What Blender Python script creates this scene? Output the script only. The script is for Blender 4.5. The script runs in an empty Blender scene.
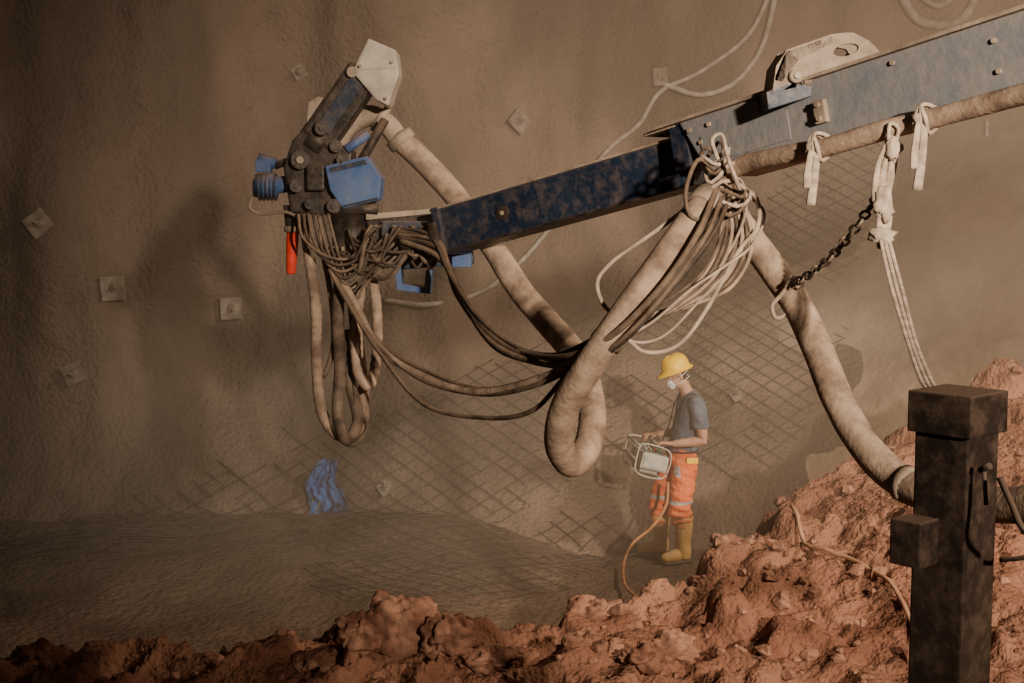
import bpy, bmesh, math, random, time
from mathutils import Vector, Matrix, noise
from mathutils.bvhtree import BVHTree
random.seed(7)
R=math.radians
# ------------------------------------------------------------ camera
CAM=Vector((0,0,3.2)); TH=R(6.0); F=1422.0
cd=bpy.data.cameras.new('camera'); cam=bpy.data.objects.new('camera',cd)
bpy.context.scene.collection.objects.link(cam)
cam.location=CAM; cam.rotation_euler=(R(90)-TH,0,0); cd.lens=50; cd.sensor_width=36
cd.clip_end=200
bpy.context.scene.camera=cam
def S(px,py,Y):
    """surveyed bearing (px,py) at ground distance Y -> world metres"""
    a=(px-512)/F; b=(341.5-py)/F
    d=Vector((a, math.cos(TH)+b*math.sin(TH), -math.sin(TH)+b*math.cos(TH)))
    return CAM+d*(Y/d.y)
# ------------------------------------------------------------ materials
def new_mat(name):
    m=bpy.data.materials.new(name); m.use_nodes=True
    nt=m.node_tree; return m,nt,nt.nodes,nt.links,nt.nodes['Principled BSDF']
def mat(name,c1,c2,scale=4,rough=.8,bump=.3,bscale=30,metal=0,dust=None,dustamt=.6,bdist=.01,lo=.38,hi=.62,spec=.3,fine=0,finew=.5,patch=None):
    m,nt,N,L,b=new_mat(name)
    tc=N.new('ShaderNodeTexCoord')
    n1=N.new('ShaderNodeTexNoise'); n1.inputs['Scale'].default_value=scale; n1.inputs['Detail'].default_value=8; n1.inputs['Roughness'].default_value=.62
    L.new(tc.outputs['Object'],n1.inputs['Vector'])
    r=N.new('ShaderNodeValToRGB'); r.color_ramp.elements[0].position=lo; r.color_ramp.elements[1].position=hi
    r.color_ramp.elements[0].color=(*c1,1); r.color_ramp.elements[1].color=(*c2,1)
    L.new(n1.outputs['Fac'],r.inputs['Fac'])
    col=r.outputs['Color']
    if patch:   # damp streaks: vertically stretched noise darkens and glosses the surface
        mp=N.new('ShaderNodeMapping'); mp.inputs['Scale'].default_value=(1.0,1.0,.28); L.new(tc.outputs['Object'],mp.inputs[0])
        np_=N.new('ShaderNodeTexNoise'); np_.inputs['Scale'].default_value=.9; np_.inputs['Detail'].default_value=7; L.new(mp.outputs[0],np_.inputs['Vector'])
        mr=N.new('ShaderNodeMapRange'); mr.inputs[1].default_value=.44; mr.inputs[2].default_value=.60; mr.inputs[4].default_value=.85; L.new(np_.outputs['Fac'],mr.inputs[0])
        mc=N.new('ShaderNodeMixRGB'); L.new(mr.outputs[0],mc.inputs[0]); L.new(col,mc.inputs[1]); mc.inputs[2].default_value=(*patch,1)
        col=mc.outputs[0]
        rr=N.new('ShaderNodeMapRange'); rr.inputs[3].default_value=rough; rr.inputs[4].default_value=rough-.25; L.new(mr.outputs[0],rr.inputs[0]); L.new(rr.outputs[0],b.inputs['Roughness'])
    if dust:
        g=N.new('ShaderNodeNewGeometry'); sx=N.new('ShaderNodeSeparateXYZ'); L.new(g.outputs['Normal'],sx.inputs[0])
        mr=N.new('ShaderNodeMapRange'); mr.inputs[1].default_value=.1; mr.inputs[2].default_value=.8; mr.inputs[4].default_value=dustamt
        L.new(sx.outputs['Z'],mr.inputs[0])
        n3=N.new('ShaderNodeTexNoise'); n3.inputs['Scale'].default_value=16; n3.inputs['Detail'].default_value=9; n3.inputs['Roughness'].default_value=.7
        L.new(tc.outputs['Object'],n3.inputs['Vector'])
        m3=N.new('ShaderNodeMapRange'); m3.inputs[1].default_value=.46; m3.inputs[2].default_value=.80; m3.inputs[4].default_value=.6*dustamt
        L.new(n3.outputs['Fac'],m3.inputs[0])
        mx=N.new('ShaderNodeMath'); mx.operation='MAXIMUM'; L.new(mr.outputs[0],mx.inputs[0]); L.new(m3.outputs[0],mx.inputs[1])
        mc=N.new('ShaderNodeMixRGB'); L.new(mx.outputs[0],mc.inputs[0]); L.new(col,mc.inputs[1]); mc.inputs[2].default_value=(*dust,1)
        col=mc.outputs[0]
    L.new(col,b.inputs['Base Color'])
    if not patch: b.inputs['Roughness'].default_value=rough
    b.inputs['Metallic'].default_value=metal
    b.inputs['Specular IOR Level'].default_value=spec
    n2=N.new('ShaderNodeTexNoise'); n2.inputs['Scale'].default_value=bscale; n2.inputs['Detail'].default_value=6
    L.new(tc.outputs['Object'],n2.inputs['Vector'])
    bp=N.new('ShaderNodeBump'); bp.inputs['Strength'].default_value=bump; bp.inputs['Distance'].default_value=bdist
    L.new(n2.outputs['Fac'],bp.inputs['Height'])
    if fine:
        v=N.new('ShaderNodeTexVoronoi'); v.inputs['Scale'].default_value=fine; L.new(tc.outputs['Object'],v.inputs['Vector'])
        b2=N.new('ShaderNodeBump'); b2.inputs['Strength'].default_value=bump; b2.inputs['Distance'].default_value=bdist*finew; b2.invert=True
        L.new(v.outputs['Distance'],b2.inputs['Height']); L.new(bp.outputs[0],b2.inputs['Normal']); L.new(b2.outputs[0],b.inputs['Normal'])
    else: L.new(bp.outputs[0],b.inputs['Normal'])
    return m
DUST=(.27,.19,.135)
M={}
M['wall']=mat('shotcrete',(.135,.086,.060),(.26,.172,.120),.6,.9,.9,26,bdist=.028,lo=.32,hi=.66,spec=.25,fine=20,patch=(.100,.066,.047))
M['talus']=mat('rebound_slope_dust',(.23,.153,.107),(.36,.245,.172),1.5,.95,.7,14,bdist=.03,spec=.1)
M['floor']=mat('invert_mud',(.095,.060,.041),(.17,.110,.076),1.2,.9,.9,20,bdist=.035,spec=.15,fine=16)
M['dirt']=mat('red_soil',(.115,.048,.031),(.31,.165,.11),1.9,.95,.9,26,bdist=.030,lo=.3,hi=.72,spec=.1,fine=40,finew=.3)
M['rock']=mat('soil_rock',(.13,.060,.040),(.32,.18,.125),5,.95,.9,22,bdist=.02,spec=.1)
M['rebar']=mat('rebar_steel',(.055,.038,.028),(.11,.077,.056),6,.8,.2,30)
M['plate']=mat('anchor_plate_steel',(.15,.11,.083),(.28,.21,.16),12,.7,.3,40)
M['hose']=mat('dusty_rubber_hose',(.17,.12,.09),(.45,.34,.255),7,.85,.6,45,bdist=.008,lo=.36,hi=.66)
M['hosedk']=mat('rubber_hose_dark',(.05,.037,.029),(.17,.125,.09),10,.7,.3,50,dust=DUST,dustamt=.45)
M['hoseblk']=mat('rubber_hose_black',(.016,.012,.010),(.07,.05,.038),10,.6,.3,50,dust=DUST,dustamt=.3)
M['cable']=mat('pale_cable',(.26,.205,.16),(.48,.39,.31),10,.7,.2,60)
M['bluebeam']=mat('worn_blue_grey_paint',(.09,.13,.18),(.27,.25,.23),1.6,.6,.4,25,dust=(.38,.30,.235),dustamt=.7,lo=.28,hi=.72)
M['bluedark']=mat('dark_blue_paint',(.008,.016,.036),(.022,.036,.068),3,.45,.3,25,metal=.1,dust=DUST,dustamt=.8,lo=.3,hi=.8)
M['blue']=mat('blue_paint',(.03,.085,.24),(.07,.13,.27),5,.55,.2,30,dust=DUST,dustamt=.6)
M['bluepl']=mat('blue_plastic',(.03,.10,.30),(.07,.17,.38),9,.5,.3,16,bdist=.02)
M['black']=mat('greasy_black_steel',(.010,.008,.008),(.045,.036,.031),9,.5,.3,40,metal=.2,dust=DUST,dustamt=.5)
M['grey']=mat('light_grey_steel',(.30,.27,.235),(.48,.43,.37),6,.6,.25,40,dust=(.45,.38,.31),dustamt=.4)
M['castg']=mat('dusty_casting',(.19,.15,.115),(.36,.29,.225),6,.7,.3,40)
M['red']=mat('red_nozzle_rubber',(.62,.035,.012),(.75,.06,.03),9,.5,.1,30)
M['post']=mat('rusty_dark_steel',(.012,.008,.006),(.036,.023,.017),4,.65,.5,35,metal=.1,dust=(.22,.15,.11),dustamt=.6,bdist=.006)
M['rope']=mat('dirty_rope',(.30,.24,.19),(.56,.46,.37),20,.9,.6,90,bdist=.004)
M['orangeh']=mat('orange_hose',(.36,.14,.05),(.50,.22,.09),9,.7,.1,30)
M['tan']=mat('tan_cable',(.26,.14,.085),(.38,.225,.14),9,.7,.1,30)
M['shirt']=mat('grey_blue_tshirt',(.075,.085,.115),(.125,.135,.17),6,.95,.5,25,bdist=.012,dust=(.2,.17,.15),dustamt=.3)
M['trs']=mat('hivis_orange_trousers',(.66,.115,.022),(.86,.18,.05),5,.85,.6,18,bdist=.02,dust=(.45,.22,.12),dustamt=.5)
M['band']=mat('reflective_band',(.32,.27,.25),(.46,.40,.37),9,.4,.1,30)
M['skin']=mat('skin',(.42,.215,.135),(.52,.29,.185),9,.6,.1,40)
M['hair']=mat('dark_hair',(.02,.013,.01),(.05,.03,.02),30,.8,.5,80)
M['helm']=mat('yellow_helmet',(.88,.50,.008),(.95,.58,.02),4,.35,.03,20)
M['mask']=mat('white_mask',(.62,.58,.54),(.75,.70,.66),9,.8,.1,30)
M['boot']=mat('tan_rubber_boot',(.50,.26,.06),(.64,.37,.11),7,.6,.2,30,dust=(.4,.25,.16),dustamt=.4)
M['sole']=mat('boot_sole',(.10,.06,.04),(.16,.1,.07),7,.8,.2,30)
M['ctrl']=mat('control_box_grey',(.36,.33,.28),(.50,.46,.40),9,.5,.1,30)
M['ctrld']=mat('control_box_panel',(.16,.16,.12),(.25,.24,.18),9,.5,.1,30)
M['green']=mat('green_button',(.05,.5,.12),(.08,.6,.18),9,.4,0,30)
M['strap']=mat('black_strap',(.02,.02,.02),(.05,.045,.04),9,.8,.2,60)
# ------------------------------------------------------------ builders
def frame(t,side):
    t=t.normalized(); u=side-t*side.dot(t)
    if u.length<1e-4: u=t.orthogonal()
    u.normalize(); return t,u,t.cross(u)
def catmull(P,n=8,closed=False):
    out=[];k=len(P)
    rng=range(k) if closed else range(k-1)
    for i in rng:
        p1=P[i];p2=P[(i+1)%k]
        p0=P[i-1] if (closed or i>0) else p1*2-p2
        p3=P[(i+2)%k] if (closed or i+2<k) else p2*2-p1
        for j in range(n):
            t=j/n
            out.append(.5*((2*p1)+(p2-p0)*t+(2*p0-5*p1+4*p2-p3)*t*t+(3*p1-p0-3*p2+p3)*t**3))
    if not closed: out.append(P[-1].copy())
    return out
class B:
    def __init__(s,name,mats):
        s.name=name; s.bm=bmesh.new(); s.mats=mats
    def mi(s,m):
        if m not in s.mats: s.mats.append(m)
        return s.mats.index(m)
    def box(s,c,size,m,ax=None,bev=.0,taper=1.0):
        ax=ax or (Vector((1,0,0)),Vector((0,1,0)),Vector((0,0,1)))
        vs=[]
        for dz in (-1,1):
            tp=taper if dz>0 else 1
            for dx,dy in((-1,-1),(1,-1),(1,1),(-1,1)):
                vs.append(s.bm.verts.new(c+ax[0]*dx*size[0]/2*tp+ax[1]*dy*size[1]/2*tp+ax[2]*dz*size[2]/2))
        fs=[(3,2,1,0),(4,5,6,7),(0,1,5,4),(1,2,6,5),(2,3,7,6),(3,0,4,7)]
        F_=[s.bm.faces.new([vs[i] for i in f]) for f in fs]
        for f in F_: f.material_index=s.mi(m)
        if bev>0:
            es=list({e for f in F_ for e in f.edges})
            r=bmesh.ops.bevel(s.bm,geom=es,offset=bev,segments=2,affect='EDGES',profile=.6)
            for f in r['faces']: f.material_index=s.mi(m)
        return s
    def prism(s,pts,ext,m,bev=0):
        a=[s.bm.verts.new(p) for p in pts]; b=[s.bm.verts.new(p+ext) for p in pts]
        n=len(pts); F_=[s.bm.faces.new(a),s.bm.faces.new(b[::-1])]
        for i in range(n): F_.append(s.bm.faces.new([a[i],b[i],b[(i+1)%n],a[(i+1)%n]]))
        for f in F_: f.material_index=s.mi(m)
        bmesh.ops.recalc_face_normals(s.bm,faces=F_)
        if bev>0:
            es=list({e for f in F_ for e in f.edges})
            r=bmesh.ops.bevel(s.bm,geom=es,offset=bev,segments=2,affect='EDGES',profile=.6)
            for f in r['faces']: f.material_index=s.mi(m)
    def tube(s,P,rad,m,n=12,side=Vector((0,1,0)),closed=False,transport=True,cap=True):
        k=len(P); rings=[]; u=None
        for i,p in enumerate(P):
            if closed: t=P[(i+1)%k]-P[i-1]
            else: t=P[min(i+1,k-1)]-P[max(i-1,0)]
            if t.length<1e-7: t=Vector((0,0,1))
            t,u,v=frame(t,u if (u is not None and transport) else side)
            r=rad(i/(k-1)) if callable(rad) else (rad[i] if isinstance(rad,(list,tuple)) else rad)
            ru,rv=r if isinstance(r,(tuple,list)) else (r,r)
            rings.append([s.bm.verts.new(p+u*ru*math.cos(a)+v*rv*math.sin(a)) for a in [2*math.pi*j/n for j in range(n)]])
        mi=s.mi(m)
        rr=range(k) if closed else range(k-1)
        for i in rr:
            a=rings[i]; b=rings[(i+1)%k]
            for j in range(n):
                f=s.bm.faces.new([a[j],a[(j+1)%n],b[(j+1)%n],b[j]]); f.smooth=True; f.material_index=mi
        if not closed and cap:
            for rg in (rings[0][::-1],rings[-1]):
                f=s.bm.faces.new(rg); f.material_index=mi
    def cyl(s,a,b,r,m,n=16,r2=None):
        s.tube([a,b],[r,r if r2 is None else r2],m,n)
    def ell(s,c,rad,m,ax=None,n=16,k=10,jit=0,flat=False):
        ax=ax or (Vector((1,0,0)),Vector((0,1,0)),Vector((0,0,1)))
        rings=[]
        top=s.bm.verts.new(c+ax[2]*rad[2]); bot=s.bm.verts.new(c-ax[2]*rad[2])
        for i in range(1,k):
            ph=math.pi*i/k
            rg=[]
            for j in range(n):
                a=2*math.pi*j/n
                q=Vector((math.sin(ph)*math.cos(a),math.sin(ph)*math.sin(a),math.cos(ph)))
                f=1+(jit*noise.noise(q*1.6+c*7)+jit*.5*noise.noise(q*4+c*3) if jit else 0)
                rg.append(s.bm.verts.new(c+(ax[0]*rad[0]*q.x+ax[1]*rad[1]*q.y+ax[2]*rad[2]*q.z)*f))
            rings.append(rg)
        mi=s.mi(m); fs=[]
        for j in range(n):
            fs.append(s.bm.faces.new([top,rings[0][j],rings[0][(j+1)%n]]))
            fs.append(s.bm.faces.new([bot,rings[-1][(j+1)%n],rings[-1][j]]))
            for i in range(len(rings)-1):
                fs.append(s.bm.faces.new([rings[i][j],rings[i+1][j],rings[i+1][(j+1)%n],rings[i][(j+1)%n]]))
        for f in fs: f.smooth=not flat; f.material_index=mi
    def done(s,parent=None):
        me=bpy.data.meshes.new(s.name); 
        bmesh.ops.recalc_face_normals(s.bm,faces=s.bm.faces[:])
        s.bm.to_mesh(me); s.bm.free()
        for m in s.mats: me.materials.append(M[m])
        o=bpy.data.objects.new(s.name,me); bpy.context.scene.collection.objects.link(o)
        if parent: o.parent=parent
        return o
def empty(name,loc=(0,0,0)):
    e=bpy.data.objects.new(name,None); e.empty_display_size=.2
    bpy.context.scene.collection.objects.link(e); return e
def grid(name,nx,ny,fn,m,smooth=True):
    vs=[fn(i/(nx-1),j/(ny-1)) for j in range(ny) for i in range(nx)]
    fs=[(j*nx+i,j*nx+i+1,(j+1)*nx+i+1,(j+1)*nx+i) for j in range(ny-1) for i in range(nx-1)]
    me=bpy.data.meshes.new(name); me.from_pydata(vs,[],fs); me.materials.append(M[m])
    if smooth: me.polygons.foreach_set('use_smooth',[True]*len(fs))
    o=bpy.data.objects.new(name,me); bpy.context.scene.collection.objects.link(o); return o
def interp(T,x):
    if x<=T[0][0]: return T[0][1:]
    for a,b in zip(T,T[1:]):
        if x<=b[0]:
            t=(x-a[0])/(b[0]-a[0]); t=t*t*(3-2*t)
            return tuple(a[i]+(b[i]-a[i])*t for i in range(1,len(a)))
    return T[-1][1:]
def sstep(a,b,x):
    t=max(0,min(1,(x-a)/(b-a))); return t*t*(3-2*t)
def fbm(v,o=4): return noise.fractal(v,.9,2.1,o)
def facet(w,k,seed=0.0):
    """angular broken-clod relief: every cell is a randomly tilted flat facet"""
    q_=w*k+Vector((seed,seed*.7,0)); d,p=noise.voronoi(q_)
    s_=p[0]; a=noise.noise(s_*3.17+Vector((1.3,.2,.4))); b_=noise.noise(s_*2.71+Vector((7.1,3,2))); c_=noise.noise(s_*3.9+Vector((4,9,1)))
    e=q_-s_
    return (a*1.1+e.x*b_*1.6+e.y*c_*1.6+e.z*a*1.2)*min(1,(d[1]-d[0])*5+.25)
# ------------------------------------------------------------ tunnel wall
ZT=[(-9,.9),(-4.5,.95),(-1.5,1.35),(2.5,2.8),(5,3.3),(14,3.5)]
def Y0(x): return 12.6-(.22*max(0,x-1.7) if x<6 else .22*4.3)-.25*sstep(-1,-4,x)
def wallY(x,z,rough=True):
    zt=interp(ZT,x)[0]
    a=z/.82; b=zt/.82+.05*z
    k=.9; h=max(k-abs(a-b),0)/k; m_=min(a,b)-h*h*k*.25
    y=Y0(x)+m_
    if z>4.5: y-=(z-4.5)**2*.14
    if rough:
        up=min(1,max(0,(z-.3)/1.5))
        y+=(.36*noise.noise(Vector((x*.62,3.1,z*.13)))+.30*noise.noise(Vector((x*1.35+4,1.7,z*.3)))+.10*noise.noise(Vector((x*3.1,7.7,z*.5))))*up
        y+=.06*fbm(Vector((x*1.5,z*1.1,4)),3)+.014*noise.noise(Vector((x*7,z*7,9)))
    return y
def wf(u,v):
    x=-10+22*u; z=-.4+9.2*v
    return (x,wallY(x,z),z)
grid('wall_tunnel',440,200,wf,'wall')
def floorz(x,y):
    return .06*fbm(Vector((x*.9,y*.9,1)),4)+.012*noise.noise(Vector((x*9,y*9,3)))+sstep(.9,-.8,x)*(.04*max(0,y-9.5)+.16*sstep(11.0,13.0,y+.8*noise.noise(Vector((x*.8,2,y*.8)))))
def ff(u,v):
    x=-10+22*u; y=-8+21.6*(1-(1-v)**2.4)
    return (x,y,floorz(x,y)-.02)
grid('floor',300,170,ff,'floor')
def tz(x,y):
    z=.82*(y-12.6)+.18*(x-1.7)-.22+.78*sstep(1.9,5.0,x-.35*(y-12.6)+.45*noise.noise(Vector((x*1.1,y*1.1,0))))
    z+=.07*fbm(Vector((x*1.2,y*1.2,8)),4)
    return z
def tf(u,v):
    x=1.6+8*u; y=11.6+5.2*v
    return (x,y,max(tz(x,y),-.3))
grid('rebound_slope',200,130,tf,'talus')
def surf(x,s_):
    if s_<0:
        y=12.55+s_ - (.22*max(0,x-1.7)); return Vector((x,y,max(floorz(x,y),-.02)+.008+.025*noise.noise(Vector((x*2,y*2,1)))))
    z=s_*.66; w_=.03*noise.noise(Vector((x*2.2,z*2.2,3)))
    y=wallY(x,z)-.016+w_
    return Vector((x,y,max(z+.018,floorz(x,y)+.01)))
rb=B('rebar_mesh',['rebar'])
def inband(x,s_):
    top=interp([(-6,.35),(-4,.6),(-1.5,1.6),(.5,3.0),(2.6,5.4),(4,6.4)],x)[0]
    bot=interp([(-6,-.2),(-3,-.7),(-1,-1.9),(.3,-1.7),(1.2,-.3),(2.4,.9),(4,3.2)],x)[0]
    if x<-6.5 or x>4.2: return False
    if not(bot<s_<top): return False
    edge=min(1,(s_-bot)/.8,(top-s_)/.8)
    return noise.noise(Vector((x*.8,s_*.8,5.5)))+.7*noise.noise(Vector((x*3,s_*3,2)))>.08-.42*edge+.30*sstep(-1.6,-3,x)
for ang in (36,-42):
    ca,sa=math.cos(R(ang)),math.sin(R(ang))
    for i in range(-60,70):
        off=i*.155+random.uniform(-.02,.02)
        run=[]
        def flush(run):
            if len(run)>2: rb.tube(run,.0055,'rebar',4)
        for j in range(-70,80):
            t=j*.14
            x=-1+ca*t-sa*off; s_=1.5+sa*t+ca*off
            if inband(x,s_): run.append(surf(x,s_))
            else:
                flush(run); run=[]
        flush(run)
for k in range(12):
    x0=random.uniform(-5.2,-2.8); ln=random.uniform(.8,2.2); s0=random.uniform(-.9,-.4)
    rb.tube([surf(x0+ln*i/8,min(-.3,s0+.03*i+.02*random.uniform(-1,1)))+Vector((0,0,.02)) for i in range(9)],.007,'rebar',5)
for k in range(14):
    x0=random.uniform(-5.2,-1.8); s0=random.uniform(-1.0,-.6)
    rb.tube([surf(x0+.06*i,min(-.3,s0+.09*i))+Vector((0,0,.02)) for i in range(5)],.006,'rebar',5)
rb.done()
def wallhit(px,py):
    lo,hi=9.,18.
    for _ in range(30):
        mid=(lo+hi)/2; p=S(px,py,mid)
        if p.y<wallY(p.x,p.z): lo=mid
        else: hi=mid
    return S(px,py,lo)
for (px,py,rot,sz) in [(40,224,38,.19),(112,289,8,.20),(230,308,2,.19),(75,374,25,.17),(517,122,50,.18),(657,77,5,.17),(300,72,30,.12),(386,492,30,.12),(737,400,20,.10)]:
    p=wallhit(px,py); e=.25
    n=Vector((wallY(p.x+e,p.z)-wallY(p.x-e,p.z), -2*e, wallY(p.x,p.z+e)-wallY(p.x,p.z-e))).normalized()
    t,u,v=frame(n,Vector((1,0,0)))
    u2=u*math.cos(R(rot))+v*math.sin(R(rot)); v2=n.cross(u2)
    b=B('rock_bolt_plate',['plate']); c=p+n*.05
    b.box(c,(sz*1.15,sz*1.15,.022),'plate',(u2,v2,n),.003)
    b.tube([c,c+n*.02,c+n*.035],[.05,.042,.02],'plate',14)
    b.cyl(c+n*.03,c+n*.06,.024,'plate',6); b.cyl(c-n*.15,c+n*.12,.012,'plate',8)
    b.done()
# ------------------------------------------------------------ dirt mound
CR=[(-7,7.8,.66),(-3.5,7.6,.70),(-2.0,7.5,.76),(-1.0,7.4,.82),(-.6,7.4,.88),(.0,7.5,.84),(.4,7.6,.95),(.9,8.0,.93),(1.37,8.6,1.09),(1.77,9.05,1.22),(2.5,9.5,1.52),(3.6,10,1.92),(5,10.4,2.5),(9,10.6,3.0)]
def dirtz(x,y):
    yc,zc=interp(CR,x)
    if y<yc: z=zc-.14*(yc-y)-.02*max(0,5-y)**1.3
    else: z=zc-.8*(y-yc)+.2*math.exp(-(y-yc)*2)-.2
    w=Vector((x,y,0)); am=1-.5*sstep(.9,2.2,x)*sstep(-.2,.8,yc-y)
    z+=am*(.13*fbm(w*1.1,3)+.045*fbm(w*4.5,3))
    w2=w+Vector((.10*noise.noise(w*4),.10*noise.noise(w*4+Vector((9,9,0))),0))
    z+=am*.14*facet(w2,3.4)
    msk=sstep(-.35,.2,noise.noise(w*1.7+Vector((5,2,0))))
    z+=.05*facet(w2,9,3.3)*msk
    z+=.012*noise.noise(w*19)+.010*noise.noise(w*31)
    return z
def df(u,v):
    x=-4.6+11*u; y=2.2+ (10.4*v)
    return (x,y,dirtz(x,y))
grid('dirt_mound',460,430,df,'dirt')
st=B('dirt_rubble',['rock'])
for i in range(1100):
    x=random.uniform(-3.2,4.2); y=random.uniform(5.8,interp(CR,x)[0]+.4)
    if abs(x)>y*.4: continue
    r=random.choice([.008,.010,.013,.016,.022,.030,.04])*random.uniform(.7,1.3)
    ax=Matrix.Rotation(random.uniform(0,6),3,'Z')@Matrix.Rotation(random.uniform(-.5,.5),3,'X')
    st.ell(Vector((x,y,dirtz(x,y)+r*.2)),(r*1.2,r,r*.85),'rock',tuple(ax.col),6,4,jit=.5,flat=True)
st.done()
for (px,py,Y,rx,ry,rz) in [(398,618,7.15,.22,.17,.17),(445,640,7.0,.14,.12,.11),(592,592,7.6,.13,.11,.08),(665,630,7.2,.14,.12,.08),(362,630,7.05,.13,.1,.11),(490,645,6.9,.13,.1,.07),(640,655,6.8,.10,.08,.06)]:
    p=S(px,py,Y); p.z=dirtz(p.x,p.y)+rz*.42
    b=B('boulder',['rock']); b.ell(p,(rx,ry,rz),'rock',None,56,38,jit=.35)
    o=b.done()
    for v in o.data.vertices:
        d=(v.co-p)
        v.co+=d.normalized()*(.07*facet(v.co,7,1.1)+.025*facet(v.co,17,5.2)+.008*noise.noise(v.co*35))
# ------------------------------------------------------------ boom (spray manipulator)
boom=empty('spray_boom')
A=S(703,152,6.8); Bp=S(1026,54,5.6); dirb=(Bp-A).normalized(); END=A+(Bp-A)*3.4
def beam_axes(a,b):
    x=(b-a).normalized(); z=(Vector((0,0,1))-x*x.z).normalized(); return x,z.cross(x),z
ax=beam_axes(A,END)
toward=-ax[1] if ax[1].y>0 else ax[1]
b=B('outer_boom',['bluebeam'])
L_=(END-A).length
h=.28; w=.24
def bp(l,s_,z): return A+ax[0]*l+toward*s_+ax[2]*z
b.prism([bp(-.02,w/2,h/2),bp(L_,w/2,h/2),bp(L_,w/2,-h/2),bp(.17,w/2,-h/2),bp(.07,w/2,-.04)],-toward*w,'bluebeam',.008)
b.box(bp(L_/2-.1,0,h/2+.008),(L_+.2,w+.05,.016),'castg',(ax[0],toward,ax[2]),.003)
b.box(bp(L_/2+.1,0,-h/2-.008),(L_-.15,w+.05,.016),'castg',(ax[0],toward,ax[2]),.003)
b.box(bp(-.05,0,.04),(.10,w-.03,h*.78),'bluedark',(ax[0],toward,ax[2]),.005)
b.box(bp(-.16,0,h/2+.0),(.20,w-.02,.014),'castg',(ax[0],toward,ax[2]),.003)
b.box(bp(.78,w/2+.015,-.01),(.06,.03,.10),'castg',(ax[0],toward,ax[2]),.006)
for l,z in((.78,.02),(.78,-.04),(.04,.09),(.1,.02),(.16,.09),(1.6,.06),(1.6,-.06),(.45,.1),(1.15,.1)):
    b.cyl(bp(l,w/2+.0,z),bp(l,w/2+(.045 if l==.78 else .012),z),.011,'castg',8)
b.box(bp(.35,w/2+.004,-.02),(.5,.006,.13),'bluebeam',(ax[0],toward,ax[2]),.001)
b.done(boom)
b=B('lug_casting',['castg','blue'])
def q(px,py,Y=6.2): return S(px,py+4,Y)
for dy in (0,.2):
    out=[q(772,88),(q(776,62)),q(786,46),q(832,30),q(852,28),q(872,38),q(888,58),q(880,72)]
    out=[p+Vector((0,dy,0)) for p in out]
    c=q(846,46)+Vector((0,dy,0))
    hole=[c+Vector((.055*math.cos(a),0,.026*math.sin(a)+.01*math.cos(a))) for a in [2*math.pi*i/16 for i in range(16)]]
    per=[]
    for i in range(16):
        a=2*math.pi*i/16; d=Vector((math.cos(a),0,math.sin(a)))
        best=None
        for k in range(len(out)):
            p1,p2=out[k]-c,out[(k+1)%len(out)]-c
            den=d.x*(p2.z-p1.z)-d.z*(p2.x-p1.x)
            if abs(den)<1e-9: continue
            t=(p1.x*(p2.z-p1.z)-p1.z*(p2.x-p1.x))/den; s2=(p1.x*d.z-p1.z*d.x)/den
            if t>0 and -1e-6<=s2<=1+1e-6 and (best is None or t<best): best=t
        per.append(c+d*(best or .06))
    th=Vector((0,.03,0))
    fo=[b.bm.verts.new(p) for p in per]; fi=[b.bm.verts.new(p) for p in hole]
    bo=[b.bm.verts.new(p+th) for p in per]; bi=[b.bm.verts.new(p+th) for p in hole]
    for i in range(16):
        j=(i+1)%16
        for f in ([fo[i],fo[j],fi[j],fi[i]],[bo[j],bo[i],bi[i],bi[j]],[fo[j],fo[i],bo[i],bo[j]],[fi[i],fi[j],bi[j],bi[i]]):
            b.bm.faces.new(f)
b.prism([q(776,62),q(786,47),q(832,31),q(842,36),q(800,56),q(797,84),q(772,90)],Vector((0,.23,0)),'castg',.004)
b.prism([q(766,88),q(826,64),q(850,72),q(852,80),q(768,106)],Vector((0,.22,0)),'bluedark',.004)
b.cyl(q(796,72)-Vector((0,.03,0)),q(796,72)+Vector((0,.25,0)),.03,'castg',14)
b.cyl(q(796,72)-Vector((0,.04,0)),q(796,72)+Vector((0,.0,0)),.014,'grey',8)
b.done(boom)
# inner telescopic boom
I0=S(700,160,6.95); I1=S(446,232,7.85); ia=beam_axes(I1,I0)
tw=-ia[1] if ia[1].y>0 else ia[1]
b=B('telescopic_boom',['bluedark']); Li=(I0-I1).length
ip=lambda l,s_,z: I1+ia[0]*l+tw*s_+ia[2]*z
b.box((I0+I1)/2,(Li,.2,.235),'bluedark',ia,.008)
b.box(ip(Li/2,0,.121),(Li,.225,.012),'castg',ia,.003)
b.box(ip(Li/2,0,-.119),(Li,.225,.012),'black',ia,.003)
b.box(ip(.04,0,0),(.05,.25,.26),'bluedark',ia,.01)
b.box(ip(.02,0,-.02),(.05,.3,.14),'black',ia,.01)
for l in (.47,): 
    b.tube([ip(l,.10,0),ip(l,.108,0)],.04,'black',14)
    b.cyl(ip(l,.1,0),ip(l,.115,0),.012,'castg',8)
b.box(ip(.95,.101,.0),(.50,.006,.15),'bluedark',ia,.002)
b.done(boom)
b=B('slewing_pedestal',['bluedark','black'])
b.tube([Vector((END.x,END.y,dirtz(END.x,END.y)-.1 if END.y>2.2 else -.02)),Vector((END.x,END.y,1.2)),Vector((END.x,END.y,END.z+.1))],[.45,.36,.3],'bluedark',24)
b.box(Vector((END.x,END.y,1.0)),(1.2,1.6,1.0),'black',None,.05)
b.box(END,(.5,.5,.55),'bluedark',ax,.03)
b.done(boom)
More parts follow.
